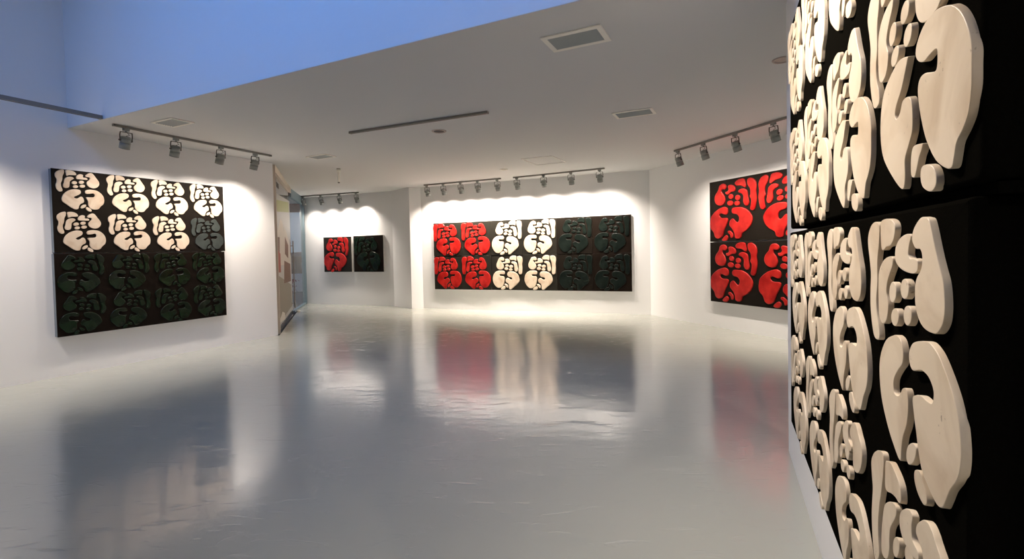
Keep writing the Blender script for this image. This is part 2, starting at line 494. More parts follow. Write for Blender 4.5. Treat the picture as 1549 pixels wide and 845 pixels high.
TR['C'] = {
  'lobe': [(3163,2190), (3104,2156), (3063,2078), (3036,2018), (3038,1944), (3085,1891), (3157,1879), (3215,1908), (3236,1962), (3211,2024), (3167,2074), (3168,2104), (3213,2094), (3245,2113), (3242,2150), (3215,2184)],
  'hook': [(3317,2151), (3275,2137), (3280,2094), (3257,2071), (3206,2066), (3205,2042), (3237,2025), (3314,2034), (3385,2042), (3405,2071), (3393,2114), (3355,2142)],
  'top': [(3459,2220), (3401,2180), (3391,2138), (3431,2115), (3507,2115), (3564,2093), (3574,2143), (3570,2209), (3522,2223)],
  'bone': [(3642,2214), (3597,2196), (3596,2130), (3620,2069), (3634,1984), (3636,1912), (3628,1840), (3637,1780), (3671,1757), (3715,1778), (3726,1837), (3730,1921), (3726,2017), (3740,2100), (3729,2172), (3686,2210)],
  'r': [(3481,2080), (3440,2070), (3449,2033), (3499,2013), (3517,1940), (3521,1868), (3559,1828), (3597,1841), (3614,1889), (3599,1961), (3582,2034), (3544,2072)],
  'p1': [(3367,1974), (3353,1950), (3319,1941), (3286,1952), (3272,1977), (3287,2001), (3320,2010), (3354,1999)],
  'p2': [(3481,1950), (3465,1923), (3427,1913), (3389,1926), (3374,1954), (3391,1981), (3429,1992), (3466,1979)],
  'p3': [(3353,1896), (3337,1872), (3301,1863), (3265,1874), (3250,1899), (3266,1924), (3302,1933), (3338,1921)],
  'p4': [(3467,1876), (3452,1853), (3417,1844), (3383,1855), (3369,1879), (3384,1902), (3419,1911), (3453,1900)],
  'kidl': [(3156,1855), (3065,1845), (2985,1799), (2934,1714), (2926,1604), (2966,1504), (3043,1429), (3134,1425), (3200,1475), (3234,1560), (3249,1645), (3237,1700), (3205,1713), (3140,1715), (3112,1740), (3135,1763), (3206,1758), (3247,1767), (3256,1815), (3221,1847)],
  'kidr': [(3438,1832), (3361,1824), (3325,1783), (3327,1728), (3365,1697), (3423,1687), (3454,1658), (3441,1634), (3402,1635), (3346,1669), (3294,1650), (3274,1608), (3292,1559), (3336,1534), (3361,1485), (3363,1418), (3385,1387), (3429,1392), (3507,1458), (3584,1516), (3636,1576), (3647,1635), (3620,1732), (3564,1794), (3502,1822)],
  'b1': [(3246,1517), (3278,1523), (3323,1497), (3341,1455), (3321,1422), (3290,1443), (3258,1480)],
  'b2': [(3226,1465), (3167,1433), (3144,1397), (3172,1376), (3230,1387), (3266,1419), (3258,1456)],
}
TR['R'] = {
  'lobe': [(2230,2600), (2155,2572), (2122,2492), (2058,2422), (2032,2340), (2066,2259), (2150,2218), (2243,2228), (2286,2300), (2264,2385), (2209,2454), (2219,2501), (2274,2492), (2316,2524), (2297,2574)],
  'hook': [(2401,2563), (2351,2540), (2365,2483), (2337,2452), (2292,2444), (2310,2401), (2373,2400), (2418,2429), (2497,2434), (2520,2471), (2489,2529)],
  'top': [(2636,2633), (2551,2615), (2511,2573), (2541,2529), (2643,2513), (2727,2472), (2752,2502), (2736,2570), (2712,2619)],
  'r': [(2660,2464), (2592,2443), (2591,2403), (2659,2375), (2692,2325), (2688,2233), (2732,2170), (2781,2165), (2809,2215), (2791,2314), (2775,2407), (2726,2450)],
  'bone': [(2826,2622), (2774,2590), (2785,2511), (2833,2440), (2840,2361), (2827,2310), (2855,2256), (2846,2166), (2834,2102), (2878,2072), (2926,2094), (2950,2169), (2967,2283), (2955,2386), (2965,2475), (2953,2540), (2906,2598)],
  'p1': [(2473,2347), (2457,2316), (2418,2307), (2379,2324), (2363,2358), (2380,2389), (2419,2398), (2457,2380)],
  'p2': [(2624,2312), (2608,2281), (2568,2271), (2529,2289), (2513,2324), (2530,2356), (2570,2365), (2609,2347)],
  'p3': [(2468,2234), (2448,2204), (2400,2196), (2351,2213), (2331,2247), (2352,2277), (2401,2286), (2449,2268)],
  'p4': [(2615,2218), (2597,2190), (2555,2182), (2512,2198), (2494,2230), (2513,2258), (2556,2266), (2598,2250)],
  'kidl': [(2234,2187), (2102,2149), (1986,2074), (1930,1992), (1924,1834), (2001,1745), (2038,1658), (2114,1625), (2209,1667), (2256,1776), (2303,1857), (2344,1937), (2323,1987), (2194,1995), (2148,2041), (2186,2073), (2296,2044), (2345,2074), (2339,2150), (2289,2182)],
  'kidr': [(2589,2156), (2467,2153), (2432,2109), (2457,2052), (2544,2032), (2595,1982), (2583,1909), (2534,1905), (2456,1968), (2394,1934), (2379,1853), (2445,1781), (2489,1711), (2505,1630), (2574,1611), (2634,1639), (2660,1705), (2752,1754), (2835,1828), (2876,1930), (2853,2009), (2772,2094), (2673,2142)],
  'b1': [(2347,1756), (2392,1756), (2453,1706), (2453,1645), (2408,1633), (2391,1688), (2341,1724)],
  'b2': [(2301,1684), (2227,1638), (2204,1597), (2254,1579), (2318,1594), (2346,1648)],
}

# ------------------------------------------------------------------ relief pieces
NAMES = dict(bone='long_piece', top='cap_piece', r='curved_piece', hook='hooked_piece', lobe='lobed_piece',
             p1='pebble_piece', p2='pebble_piece', p3='pebble_piece', p4='pebble_piece',
             kidl='notched_piece', kidr='notched_piece', b1='small_piece', b2='small_piece')
PIECE_CACHE = {}


def smooth_outline(pts, sub):
    n = len(pts)
    out = []
    for i in range(n):
        p0, p1, p2, p3 = pts[i - 1], pts[i], pts[(i + 1) % n], pts[(i + 2) % n]
        for s in range(sub):
            t = s / sub
            out.append(0.5 * ((2 * p1) + (p2 - p0) * t + (2 * p0 - 5 * p1 + 4 * p2 - p3) * t * t + (3 * p1 - p0 - 3 * p2 + p3) * t ** 3))
    return out


def piece_mesh(tpl, key, mirror, sx, sy, thick, bev, sub, dome):
    ck = (tpl, key, mirror, sx, sy, thick)
    if ck in PIECE_CACHE:
        return PIECE_CACHE[ck]
    pts = [Vector((u / 1000.0 * sx, v / 1000.0 * sy)) for u, v in TR[tpl][key]]
    cx = sum(p.x for p in pts) / len(pts)
    cy = sum(p.y for p in pts) / len(pts)
    pts = [Vector(((p.x - cx) * (-1 if mirror else 1), p.y - cy)) for p in pts]
    area2 = sum(pts[i].x * pts[(i + 1) % len(pts)].y - pts[(i + 1) % len(pts)].x * pts[i].y for i in range(len(pts)))
    if area2 < 0:
        pts.reverse()
    out = smooth_outline(pts, sub)
    n = len(out)
    nor = []
    for i in range(n):
        t = (out[(i + 1) % n] - out[i - 1])
        t.normalize()
        nor.append(Vector((t.y, -t.x)))
    bm = new_bm()
    rings = []
    prof = [(0.0, 0.002), (0.0, -(thick - bev)), (bev * .3, -(thick - bev * .3)), (bev, -thick)]
    if dome:
        per = sum((out[i] - out[i - 1]).length for i in range(n))
        hw = abs(sum(out[i - 1].x * out[i].y - out[i].x * out[i - 1].y for i in range(n))) / per
        bv = min(bev, hw * .5)
        prof = [(0.0, 0.002), (0.0, -thick * .35)] + [(bv * (1 - math.cos(a)), -thick * (.35 + .65 * math.sin(a))) for a in (.3, .6, .9, 1.25, 1.5)]
    for ins, y in prof:
        rings.append([bm.verts.new((out[i].x - nor[i].x * ins, y, out[i].y - nor[i].y * ins)) for i in range(n)])
    for a, b in zip(rings[:-1], rings[1:]):
        for i in range(n):
            f = bm.faces.new((a[i], a[(i + 1) % n], b[(i + 1) % n], b[i]))
            f.smooth = True
    last = rings[-1]
    for tri in tessellate_polygon([[Vector((v.co.x, v.co.z, 0)) for v in last]]):
        try:
            bm.faces.new([last[i] for i in tri])
        except ValueError:
            pass
    bmesh.ops.recalc_face_normals(bm, faces=bm.faces[:])
    me = bpy.data.meshes.new(NAMES[key])
    bm.to_mesh(me)
    bm.free()
    PIECE_CACHE[ck] = (me, cx, cy)
    return PIECE_CACHE[ck]


def motif(root, F0, depth, tpl, m, mirror=None, du=0.0, dz=0.0, sx=1.0, sy=1.0, thick=0.011, bev=0.0013, keys=None,
          label=None, sub=4, dome=False):
    """one figure of 13 pieces; F0 = (u0, z0) of the board corner; mirror = centre about which it is flipped"""
    for key in TR[tpl]:
        if keys and key not in keys:
            continue
        me, cx, cy = piece_mesh(tpl, key, mirror is not None, sx, sy, thick, bev, sub, dome)
        if mirror is not None:
            cx = 2 * mirror - cx
        if not me.materials:
            me.materials.append(m)
        o = bpy.data.objects.new(NAMES[key], me)
        C.objects.link(o)
        o.parent = root
        o.location = (cx + du - F0[0], -depth, cy + dz - F0[1])
        o.material_slots[0].link = 'OBJECT'
        o.material_slots[0].material = m
        if label:
            o['label'] = label


def rounded_board(W, H, y0, y1, rad, bev):
    bm = new_bm()
    pts = []
    for cx, cz, a0 in ((W - rad, rad, -90), (W - rad, H - rad, 0), (rad, H - rad, 90), (rad, rad, 180)):
        for k in range(5):
            a = R(a0 + k * 22.5)
            pts.append((cx + rad * math.cos(a), cz + rad * math.sin(a), math.cos(a), math.sin(a)))
    rings = []
    for ins, y in ((0, y1), (0, y0 + bev), (bev * .3, y0 + bev * .3), (bev, y0)):
        rings.append([bm.verts.new((x - cx * ins, y, z - cz * ins)) for x, z, cx, cz in pts])
    n = len(pts)
    for a, b in zip(rings[:-1], rings[1:]):
        for i in range(n):
            f = bm.faces.new((a[i], a[(i + 1) % n], b[(i + 1) % n], b[i]))
            f.smooth = True
    bm.faces.new(rings[-1])
    bm.faces.new(rings[0][::-1])
    return bm


def relief(F, u0, u1, z0, z1, depth, label, group, front, side=None, rad=0.003, bev=0.003, name='relief_panel'):
    p = wp(F, u0, z0)
    t = thing(name, label, 'artwork', (p.x, p.y, p.z), F[1], group)
    W, H = u1 - u0, z1 - z0
    if side:
        obj('board', rounded_board(W, H, -depth, -depth + 0.012, rad, bev), front, t)
        bm = new_bm()
        add_box(bm, 0.004, W - 0.004, -depth + 0.012, -0.001, 0.004, H - 0.004)
        obj('box_frame', bm, side, t)
    else:
        obj('board', rounded_board(W, H, -depth, -0.001, rad, bev), front, t)
    return t


# --- near wall: two black panels with pale stone reliefs
NPITCH = 0.532
TOPS = ('bone', 'top', 'r', 'hook', 'p1', 'p2', 'p3', 'p4', 'lobe')
KIDS = ('kidl', 'kidr', 'b1', 'b2')
G_N = 'reliefs on the near partition'
t = relief(NW, 0.92, 3.125, 0.503, 1.565, 0.08, 'lower black panel of large pale stone cut-out shapes on the near right partition', G_N, M_LEATH, None, 0.006, 0.008)
for c in range(4):
    du = -(3 - c) * NPITCH
    motif(t, (0.92, 0.503), 0.08, 'A', M_STONE, du=du, sub=5)
    motif(t, (0.92, 0.503), 0.08, 'D', M_STONE, du=du, sub=5)
    motif(t, (0.92, 0.503), 0.08, 'A', M_STONE, du=du + .026, dz=-.52, keys=('p2', 'p3', 'p4') + KIDS, sub=5)
t = relief(NW, 0.955, 3.162, 1.583, 2.665, 0.08, 'upper black panel of large pale stone cut-out shapes on the near right partition', G_N, M_LEATH, None, 0.02, 0.008)
obj('dark_gap_strip', add_box(new_bm(), .45, 2.2, -.06, -.001, -.017, -.0005), M_LEATH, t)  # black strip added to keep the shaded gap between the panels dark
for c in range(4):
    du = -(3 - c) * 0.527
    for row in (0, 1):
        d2, dz = du - .067 * row, .543 * row
        motif(t, (0.955, 1.583), 0.08, 'A', M_STONE, du=d2, dz=.535 + dz, keys=TOPS, sub=5)
        motif(t, (0.955, 1.583), 0.08, 'B', M_STONE, du=d2, dz=dz, sub=5)

# --- left wall: two wide panels, cream above, black-green below
G_L = 'reliefs on the left wall'
t = relief(LW, 0.535, 2.785, 1.583, 2.648, 0.08, 'upper black panel of eight figures, seven cream and one slate, on the left wall', G_L, M_BLACK, M_SIDE)
for c in range(4):
    for row in range(2):
        slate = (c == 3 and row == 1)
        motif(t, (0.535, 1.583), 0.08, 'L', M_SLATE if slate else M_MARBLE, du=c * .5555, dz=-.535 * row, thick=.012, bev=.003,
              label='dark slate piece' if slate else None)
t = relief(LW, 0.528, 2.772, 0.515, 1.574, 0.08, 'lower panel of glossy black-green figures on black-brown ground on the left wall', G_L, M_BROWN, M_SIDE)
for c in range(4):
    for row in range(2):
        motif(t, (0.528, 0.515), 0.08, 'L', M_GREEN, mirror=(.815 if c < 2 else None), du=c * .5555, dz=-1.08 - .522 * row,
              thick=.014, bev=.011, dome=True)

# --- central wall: twelve single-figure panels in two rows of six
CU = (.41, 1.225, 2.045, 2.895, 3.755, 4.61, 5.49)
CM = (.807, 1.628, 2.484, 3.333, 4.203, 5.057)
CDEP = ((.062, .060, .058, .060, .062, .060), (.056, .062, .050, .062, .056, .060))
CCOL = (('red', 'scarlet red', M_RED, M_OLIVE), ('red', 'scarlet red', M_RED, M_OLIVE), ('cream', 'cream', M_MARBLE, M_OLIVE),
        ('cream', 'cream', M_MARBLE, M_OLIVE), ('green', 'black-green', M_NIGHT, M_BLACK), ('green', 'black-green', M_NIGHT, M_BROWN))
CWHERE = ('at the left end', 'second from the left end', 'beside the red panels', 'beside the black-green panels',
          'beside the cream panels', 'at the right end')
for row in range(2):
    z0, z1 = ((1.383, 2.238), (0.518, 1.380))[row]
    for c in range(6):
        dp = CDEP[row][c]
        t = relief(CW, CU[c] + .001, CU[c + 1] - .001, z0, z1, dp,
                   '%s figure panel %s, %s row, on the central wall' % (CCOL[c][1], CWHERE[c], ('upper', 'lower')[row]),
                   'twelve panels on the central wall', CCOL[c][3], M_SIDEW)
        motif(t, (CU[c] + .001, z0), dp, 'C', CCOL[c][2], mirror=(3.283 if c < 2 else None), du=CM[c] - 3.333 + .05, dz=-.858 * row + .030, sx=.985, sy=.985,
              thick=.016, bev=.013, dome=True)

# --- back wall: two square panels
G_S = 'pair of square reliefs on the back wall'
t = relief(SW, .777, 1.80, .968, 1.987, .07, 'square panel of one bright red figure on the back wall', G_S, M_OLIVE, M_SIDEW)
motif(t, (.777, .968), .07, 'R', M_RED, du=.79 - 1.924 * .875, dz=.962 - 1.579 * .965, sx=.875, sy=.965, thick=.018, bev=.015, dome=True)
t = relief(SW, 1.883, 2.92, .966, 1.996, .07, 'square panel of one black-green figure beside the red one', G_S, M_BROWN, M_SIDEW)
motif(t, (1.883, .966), .07, 'R', M_GREEN, mirror=2.4455 * .875, du=2.37 - 2.4455 * .875, dz=.962 - 1.579 * .965, sx=.875, sy=.965, thick=.018, bev=.015, dome=True)

# --- right wall: two wide panels of red figures
G_R = 'red reliefs on the right wall'
t = relief(RW, 1.90, 4.08, 1.579, 2.662, .08, 'upper black panel of large red figures on the right wall', G_R, M_BLACK, M_SIDEW)
motif(t, (1.90, 1.579), .08, 'R', M_RED, thick=.018, bev=.015, dome=True)
motif(t, (1.90, 1.579), .08, 'R', M_RED, mirror=2.985, thick=.018, bev=.015, dome=True)
t = relief(RW, 1.90, 4.08, .482, 1.563, .08, 'lower black panel of large red figures on the right wall', G_R, M_BLACK, M_SIDEW)
for k in range(2):
    motif(t, (1.90, .482), .08, 'R', M_RED, du=k * 1.075, dz=-1.08, thick=.018, bev=.015, dome=True)


# ------------------------------------------------------------------ track lighting
def bar(name, p, q, wdt, h, ztop, label, cat, m=M_METAL, group=None):
    p, q = Vector(p), Vector(q)
    L = (q - p).length
    a = math.atan2(q.y - p.y, q.x - p.x)
    t = thing(name, label, cat, (p.x, p.y, ztop), a, group)
    bm = new_bm()
    add_box(bm, 0.01, L - 0.01, -wdt / 2, wdt / 2, -h, -0.0005, 0.002)
    o = obj('rail', bm, m, t)
    bm = new_bm()
    add_box(bm, 0.012, L - 0.012, -wdt * .16, wdt * .16, -h - 0.0015, -h + .0005)
    obj('contact_slot', bm, M_DARK, o)
    for x in (0, L):
        bm = new_bm()
        add_box(bm, x - 0.011, x + 0.011, -wdt / 2 - .002, wdt / 2 + .002, -h - .002, -0.0004, 0.002)
        obj('end_cap', bm, M_METAL, t)
    return t


G_T = 'lighting tracks'
bar('lighting_track', (-5.0, 6.317), (-4.064, 8.47), .036, .03, HC, 'grey ceiling track with four spotlights above the left wall panels', 'track', group=G_T)
bar('lighting_track', (-6.073, 14.45), (-4.22, 13.795), .036, .03, HC, 'grey ceiling track with four spotlights near the glass door', 'track', group=G_T)
bar('lighting_track', (-2.176, 12.59), (-.232, 11.715), .036, .03, HC, 'grey ceiling track with five spotlights above the red and cream panels', 'track', group=G_T)
bar('lighting_track', (.08, 11.6), (1.993, 10.54), .036, .03, HC, 'grey ceiling track with four spotlights above the cream and black-green panels', 'track', group=G_T)
bar('lighting_track', (2.915, 8.792), (3.70, 6.62), .036, .03, HC, 'grey ceiling track with four spotlights above the red right wall panels', 'track', group=G_T)
bar('lighting_track', (-2.221, 6.979), (-.264, 6.10), .045, .03, HC, 'bare grey track without lamps in the middle of the ceiling', 'track', group=G_T)
st = bar('suspended_track', (-4.985, 6.10), (-6.69, 2.25), .05, .045, HC + .045, 'grey suspended channel crossing the tall bay at upper left', 'track')
for s in (2.0, 3.9):
    obj('hanger_rod', add_tube(new_bm(), (s, 0, 0), (s, 0, HV - HC - .05), .003, seg=8), M_METAL, st)


def make_spot():
    t = thing('track_spotlight', 'grey track spotlight', 'spotlight')
    bm = new_bm()
    add_box(bm, -.035, .035, -.02, .02, -.035, .0, .004)
    add_tube(bm, (0, 0, -.03), (0, 0, -.052), .012, seg=12)
    obj('track_adapter', bm, M_HOUS, t)
    bm = new_bm()
    add_box(bm, -.068, .068, -.010, .010, -.056, -.050)
    for s in (-1, 1):
        add_path(bm, [(s * .066, 0, -.052), (s * .072, .004, -.09), (s * .069, .01, -.15), (s * .066, .018, -.168)], .0065, 8)
    obj('bracket', bm, M_DARK, t)
    # housing: axis tilted towards the wall (+y)
    tl = R(22)
    ax = Vector((0, math.sin(tl), -math.cos(tl)))
    p = Vector((0, .0, -.108))
    bm = new_bm()
    add_tube(bm, p, p + ax * .01, .042, .058, 28)
    add_tube(bm, p + ax * .01, p + ax * .075, .058, .058, 28)
    add_tube(bm, p + ax * .075, p + ax * .079, .054, .054, 28)
    add_tube(bm, p + ax * .079, p + ax * .142, .060, .060, 28)
    add_tube(bm, p + ax * .142, p + ax * .156, .060, .060, 28, cap=False)
    add_tube(bm, p + ax * .156, p + ax * .143, .060, .052, 28, cap=False)
    h = obj('lamp_housing', bm, M_HOUS, t)
    bm = new_bm()
    add_tube(bm, p + ax * .1425, p + ax * .144, .036, .036, 24)
    obj('lens', bm, M_LENS, h)
    bm = new_bm()
    for s in (-1, 1):
        q = p + ax * .05
        add_tube(bm, q + Vector((s * .056, 0, 0)), q + Vector((s * .078, 0, 0)), .010, seg=12)
    obj('tilt_knob', bm, M_DARK, t)
    bm = new_bm()
    add_path(bm, [(0.012, 0, -.045), (.02, .0, -.065), (.036, 0, -.082), (.018, 0, -.092), (0, 0, -.098), (0, .0, -.11)], .003, 6)
    obj('cable', bm, M_DARK, t)
    return t, ax, p


SPOT, AX, SP = make_spot()
used = False


def spot(x, y, F, zt, label, group, power=1.0, size=124, ztop=HC - .03, side=0.0, col=WARM, blend=1.0):
    """one spotlight hanging at (x, y), turned to wall F and lighting it at height zt"""
    global used
    t = SPOT if not used else copy_tree(SPOT)
    if not used:
        used = True
    (fx, fy), a = F
    nx, ny = -math.sin(a), math.cos(a)          # into the wall
    rot = math.atan2(ny, nx) - PI / 2 + side
    t.location = (x, y, ztop)
    t.rotation_euler = (0, 0, rot)
    tag(t, label, 'spotlight', group)
    d = (Vector((fx, fy)) - Vector((x, y))).dot(Vector((nx, ny)))
    l = bpy.data.lights.new('spot_light', 'SPOT')
    l.energy = SPOT_W * power
    l.color = col
    l.spot_size = R(size)
    l.spot_blend = blend
    l.shadow_soft_size = .018
    o = bpy.data.objects.new('lamp_light', l)
    C.objects.link(o)
    o.parent = t
    o.location = SP + AX * .165
    o.rotation_euler = Vector((0, d, zt - ztop + .25)).to_track_quat('-Z', 'Y').to_euler()
    PENDING.append((o, t))
    return t


PENDING = []
ORD = ('nearest the camera on', 'second from the camera on', 'third from the camera on', 'farthest from the camera on')
for k, (x, y) in enumerate(((-4.94, 6.44), (-4.69, 7.02), (-4.42, 7.64), (-4.18, 8.19))):
    spot(x, y, LW, .9, 'grey spotlight %s the left wall track' % ORD[k], 'spotlights on the left track', (.35, .32, .36, .75)[k])
for k, (x, y) in enumerate(((-6.03, 14.435), (-5.43, 14.225), (-4.83, 14.01), (-4.29, 13.82))):
    spot(x, y, SW, .8, 'small grey spotlight on the back track, %s' % (
        'closest to the glass door', 'second from the glass door', 'third from the glass door', 'at the right end')[k],
        'spotlights on the back track', (.15, .3, .6, .6)[k])
CP = ((-2.11, 12.56), (-1.67, 12.362), (-1.22, 12.16), (-.79, 11.966), (-.31, 11.75), (.15, 11.561), (.75, 11.229), (1.33, 10.907), (1.90, 10.592))
CN = ('at the left end of the five-lamp track', 'second on the five-lamp track', 'in the middle of the five-lamp track',
      'fourth on the five-lamp track', 'at the right end of the five-lamp track', 'at the left end of the central four-lamp track',
      'second on the central four-lamp track', 'third on the central four-lamp track', 'at the right end of the central four-lamp track')
for k, (x, y) in enumerate(CP):
    spot(x, y, CW, 1.35, 'small grey spotlight %s' % CN[k], 'spotlights over the central wall', (.7, 1.1, 1.2, 1.2, 1.2, 1.2, 1.4, 1.4, 1.2)[k])
for k, (x, y) in enumerate(((2.94, 8.72), (3.155, 8.128), (3.385, 7.49), (3.62, 6.842))):
    spot(x, y, RW, .9, 'grey spotlight %s the right wall track' % (ORD[3], ORD[2], ORD[1], ORD[0])[k], 'spotlights on the right track', (.3, .4, .7, 1.1)[k])
# the same lamps go on above the camera, out of the picture: they light the near partition and the near end of the left wall
pa, pb = wp(NW, 1.3, 0, 1.0), wp(NW, 3.7, 0, 1.0)
nt_ = bar('suspended_track', (pa.x, pa.y), (pb.x, pb.y), .05, .045, HC + .045, 'grey suspended channel overhead along the near partition', 'track')
for s in (1.2, 2.1):
    obj('hanger_rod', add_tube(new_bm(), (s, 0, 0), (s, 0, HV - HC - .05), .003, seg=8), M_METAL, nt_)
for k, u in enumerate((1.4, 1.95, 2.5)):
    q = wp(NW, u, 0, 1.0)
    spot(q.x, q.y, NW, 1.9, 'grey spotlight overhead facing the near partition, %s' % ('farthest from the camera', 'middle of three', 'nearest the camera')[k], 'spotlights facing the near partition', (.5, .5, .6)[k], ztop=HC)
for k, s in enumerate((1.3, 2.6)):
    q = Vector((-4.985, 6.10)) + (Vector((-6.69, 2.25)) - Vector((-4.985, 6.10))).normalized() * s
    spot(q.x, q.y, LW, .9, 'grey spotlight on the suspended channel at upper left, %s' % ('nearer the ceiling edge', 'farther from the ceiling edge')[k], 'spotlights on the suspended channel', .8, ztop=HC)

# added fill: unseen wide floods on a third channel brighten the foreground
fa, fb_ = Vector((-2.6, -1.6)), Vector((3.4, -1.6))
fc = bar('suspended_track', fa, fb_, .05, .045, HC + .045, 'added grey suspended channel for the fill floods behind the camera', 'track')
for s in (.5, 3.0, 5.5):
    obj('hanger_rod', add_tube(new_bm(), (s, 0, 0), (s, 0, HV - HC - .05), .003, seg=8), M_METAL, fc)
for k, x in enumerate((-1.9, -.3, 1.3, 2.9)):
    spot(x, -1.6, ((0, 40), 0.0), -60, 'added grey fill flood on the channel behind the camera, %s' % ('leftmost', 'second from left', 'third from left', 'rightmost')[k],
         'added fill floods behind the camera', (.05, .15, .8, 2.2)[k], size=150, ztop=HC, col=(1.0, .93, .84))

# ------------------------------------------------------------------ ceiling fittings
BA = math.atan2(bd.y, bd.x)


def ceil_rect(name, cat, label, cx, cy, w, h, a, fr, slats, mframe, mback, group=None):
    t = thing(name, label, cat, (cx, cy, HC), a, group)
    bm = new_bm()
    add_box(bm, -w / 2, w / 2, -h / 2, -h / 2 + fr, -.012, -.0005, .002)
    add_box(bm, -w / 2, w / 2, h / 2 - fr, h / 2, -.012, -.0005, .002)
    add_box(bm, -w / 2, -w / 2 + fr, -h / 2 + fr, h / 2 - fr, -.012, -.0005, .002)
    add_box(bm, w / 2 - fr, w / 2, -h / 2 + fr, h / 2 - fr, -.012, -.0005, .002)
    obj('frame', bm, mframe, t)
    bm = new_bm()
    add_box(bm, -w / 2 + fr, w / 2 - fr, -h / 2 + fr, h / 2 - fr, -.003, -.0006)
    obj('backing', bm, mback, t)
    if slats:
        ih = h - 2 * fr
        bm = new_bm()
        for k in range(slats):
            y = -ih / 2 + (k + .5) * ih / slats
            v = [(-w / 2 + fr, y - ih / slats * .24, -.004), (w / 2 - fr, y - ih / slats * .24, -.004),
                 (w / 2 - fr, y + ih / slats * .24, -.011), (-w / 2 + fr, y + ih / slats * .24, -.014)]
            vs = [bm.verts.new(p) for p in v] + [bm.verts.new((p[0], p[1], p[2] + .0015)) for p in v]
            for q in ((0, 1, 2, 3), (7, 6, 5, 4), (0, 4, 5, 1), (1, 5, 6, 2), (2, 6, 7, 3), (3, 7, 4, 0)):
                bm.faces.new([vs[i] for i in q])
        obj('louvre_slats', bm, M_GRILLE, t)
    return t


M_VFR = mat('vent_frame_white', (0.88, 0.85, 0.77), 0.5)
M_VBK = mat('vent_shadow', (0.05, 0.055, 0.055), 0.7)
M_GRILLE = mat('vent_slat_grey', (0.42, 0.45, 0.44), 0.5)
M_SEAM = mat('hatch_seam', (0.93, 0.91, 0.86), 0.5)
ceil_rect('air_vent', 'vent', 'large louvred air vent with cream frame nearest the camera in the ceiling', .555, 4.06, .50, .32, BA, .045, 10, M_VFR, M_VBK, 'ceiling air vents')
ceil_rect('air_vent', 'vent', 'narrow grey air vent in the ceiling right of the bare track', 1.582, 6.318, .50, .30, BA, .035, 7, M_VFR, M_VBK, 'ceiling air vents')
ceil_rect('air_vent', 'vent', 'grey air vent beside the left wall track', -4.243, 6.302, .44, .285, BA, .03, 8, M_VFR, M_VBK, 'ceiling air vents')
ceil_rect('air_vent', 'vent', 'far grey air vent in the ceiling before the glass door', -3.29, 8.695, .46, .27, BA, .025, 8, M_VFR, M_VBK, 'ceiling air vents')
ceil_rect('access_hatch', 'hatch', 'flush ceiling access hatch with thin pale edges above the central wall', .65, 9.52, .62, .76, BA, .014, 0, M_SEAM, M_CEIL)


def downlight(x, y, r, label, ring, inner, kind='ceiling_speaker', cat='speaker'):
    t = thing(kind, label, cat, (x, y, HC), 0)
    bm = new_bm()
    n = 40
    rings = [[bm.verts.new((rr * math.cos(k * 2 * PI / n), rr * math.sin(k * 2 * PI / n), z)) for k in range(n)]
             for rr, z in ((r, -.0005), (r, -.006), (r * .93, -.011), (r * .72, -.009), (r * .70, -.0015))]
    for a, b in zip(rings[:-1], rings[1:]):
        for k in range(n):
            bm.faces.new((a[k], a[(k + 1) % n], b[(k + 1) % n], b[k])).smooth = True
    obj('trim_ring', bm, ring, t)
    bm = new_bm()
    add_tube(bm, (0, 0, -.004), (0, 0, -.001), r * .71, seg=32)
    obj('grille', bm, inner, t)
    return t


M_RING = mat('speaker_ring', (0.45, 0.38, 0.34), 0.5)
downlight(-.992, 7.046, .105, 'round grey ceiling fitting beside the bare track', M_RING, M_VBK)
downlight(-.133, 10.484, .085, 'small round pale ceiling fitting near the central lighting tracks', M_VFR, M_RING)
downlight(2.53, 4.61, .09, 'round fitting in the ceiling partly behind the near partition', M_RING, M_RING)
t = thing('ceiling_sensor', 'thin white rod hanging from the ceiling with a dark tip', 'sensor', (-3.437, 9.982, HC))
bm = new_bm()
add_tube(bm, (0, 0, -.01), (0, 0, -.075), .036, .032, 20)
add_tube(bm, (0, 0, -.075), (0, 0, -.27), .024, .024, 16)
obj('rod', bm, M_VFR, t)
bm = new_bm()
add_tube(bm, (0, 0, -.0005), (0, 0, -.012), .04, .04, 20)
obj('base_cap', bm, M_DARK, t)
bm = new_bm()
add_tube(bm, (0, 0, -.268), (0, 0, -.287), .022, .018, 16)
obj('sensor_tip', bm, M_DARK, t)

# ------------------------------------------------------------------ glass door, window strip and what stands outside
M_GLASS = bpy.data.materials.new('hazy_glass')
M_GLASS.use_nodes = True
nt = M_GLASS.node_tree
for n in list(nt.nodes):
    nt.nodes.remove(n)
o_ = nt.nodes.new('ShaderNodeOutputMaterial')
tr = nt.nodes.new('ShaderNodeBsdfTransparent')
gl = nt.nodes.new('ShaderNodeBsdfGlossy')
df = nt.nodes.new('ShaderNodeBsdfDiffuse')
fr = nt.nodes.new('ShaderNodeFresnel')
fr.inputs[0].default_value = 1.45
m1 = nt.nodes.new('ShaderNodeMixShader')
m2 = nt.nodes.new('ShaderNodeMixShader')
tr.inputs[0].default_value = (0.88, 0.92, 0.90, 1)
df.inputs[0].default_value = (0.75, 0.74, 0.70, 1)
gl.inputs[1].default_value = 0.06
m1.inputs[0].default_value = 0.5
nt.links.new(tr.outputs[0], m1.inputs[1])
nt.links.new(df.outputs[0], m1.inputs[2])
nt.links.new(fr.outputs[0], m2.inputs[0])
nt.links.new(m1.outputs[0], m2.inputs[1])
nt.links.new(gl.outputs[0], m2.inputs[2])
nt.links.new(m2.outputs[0], o_.inputs[0])

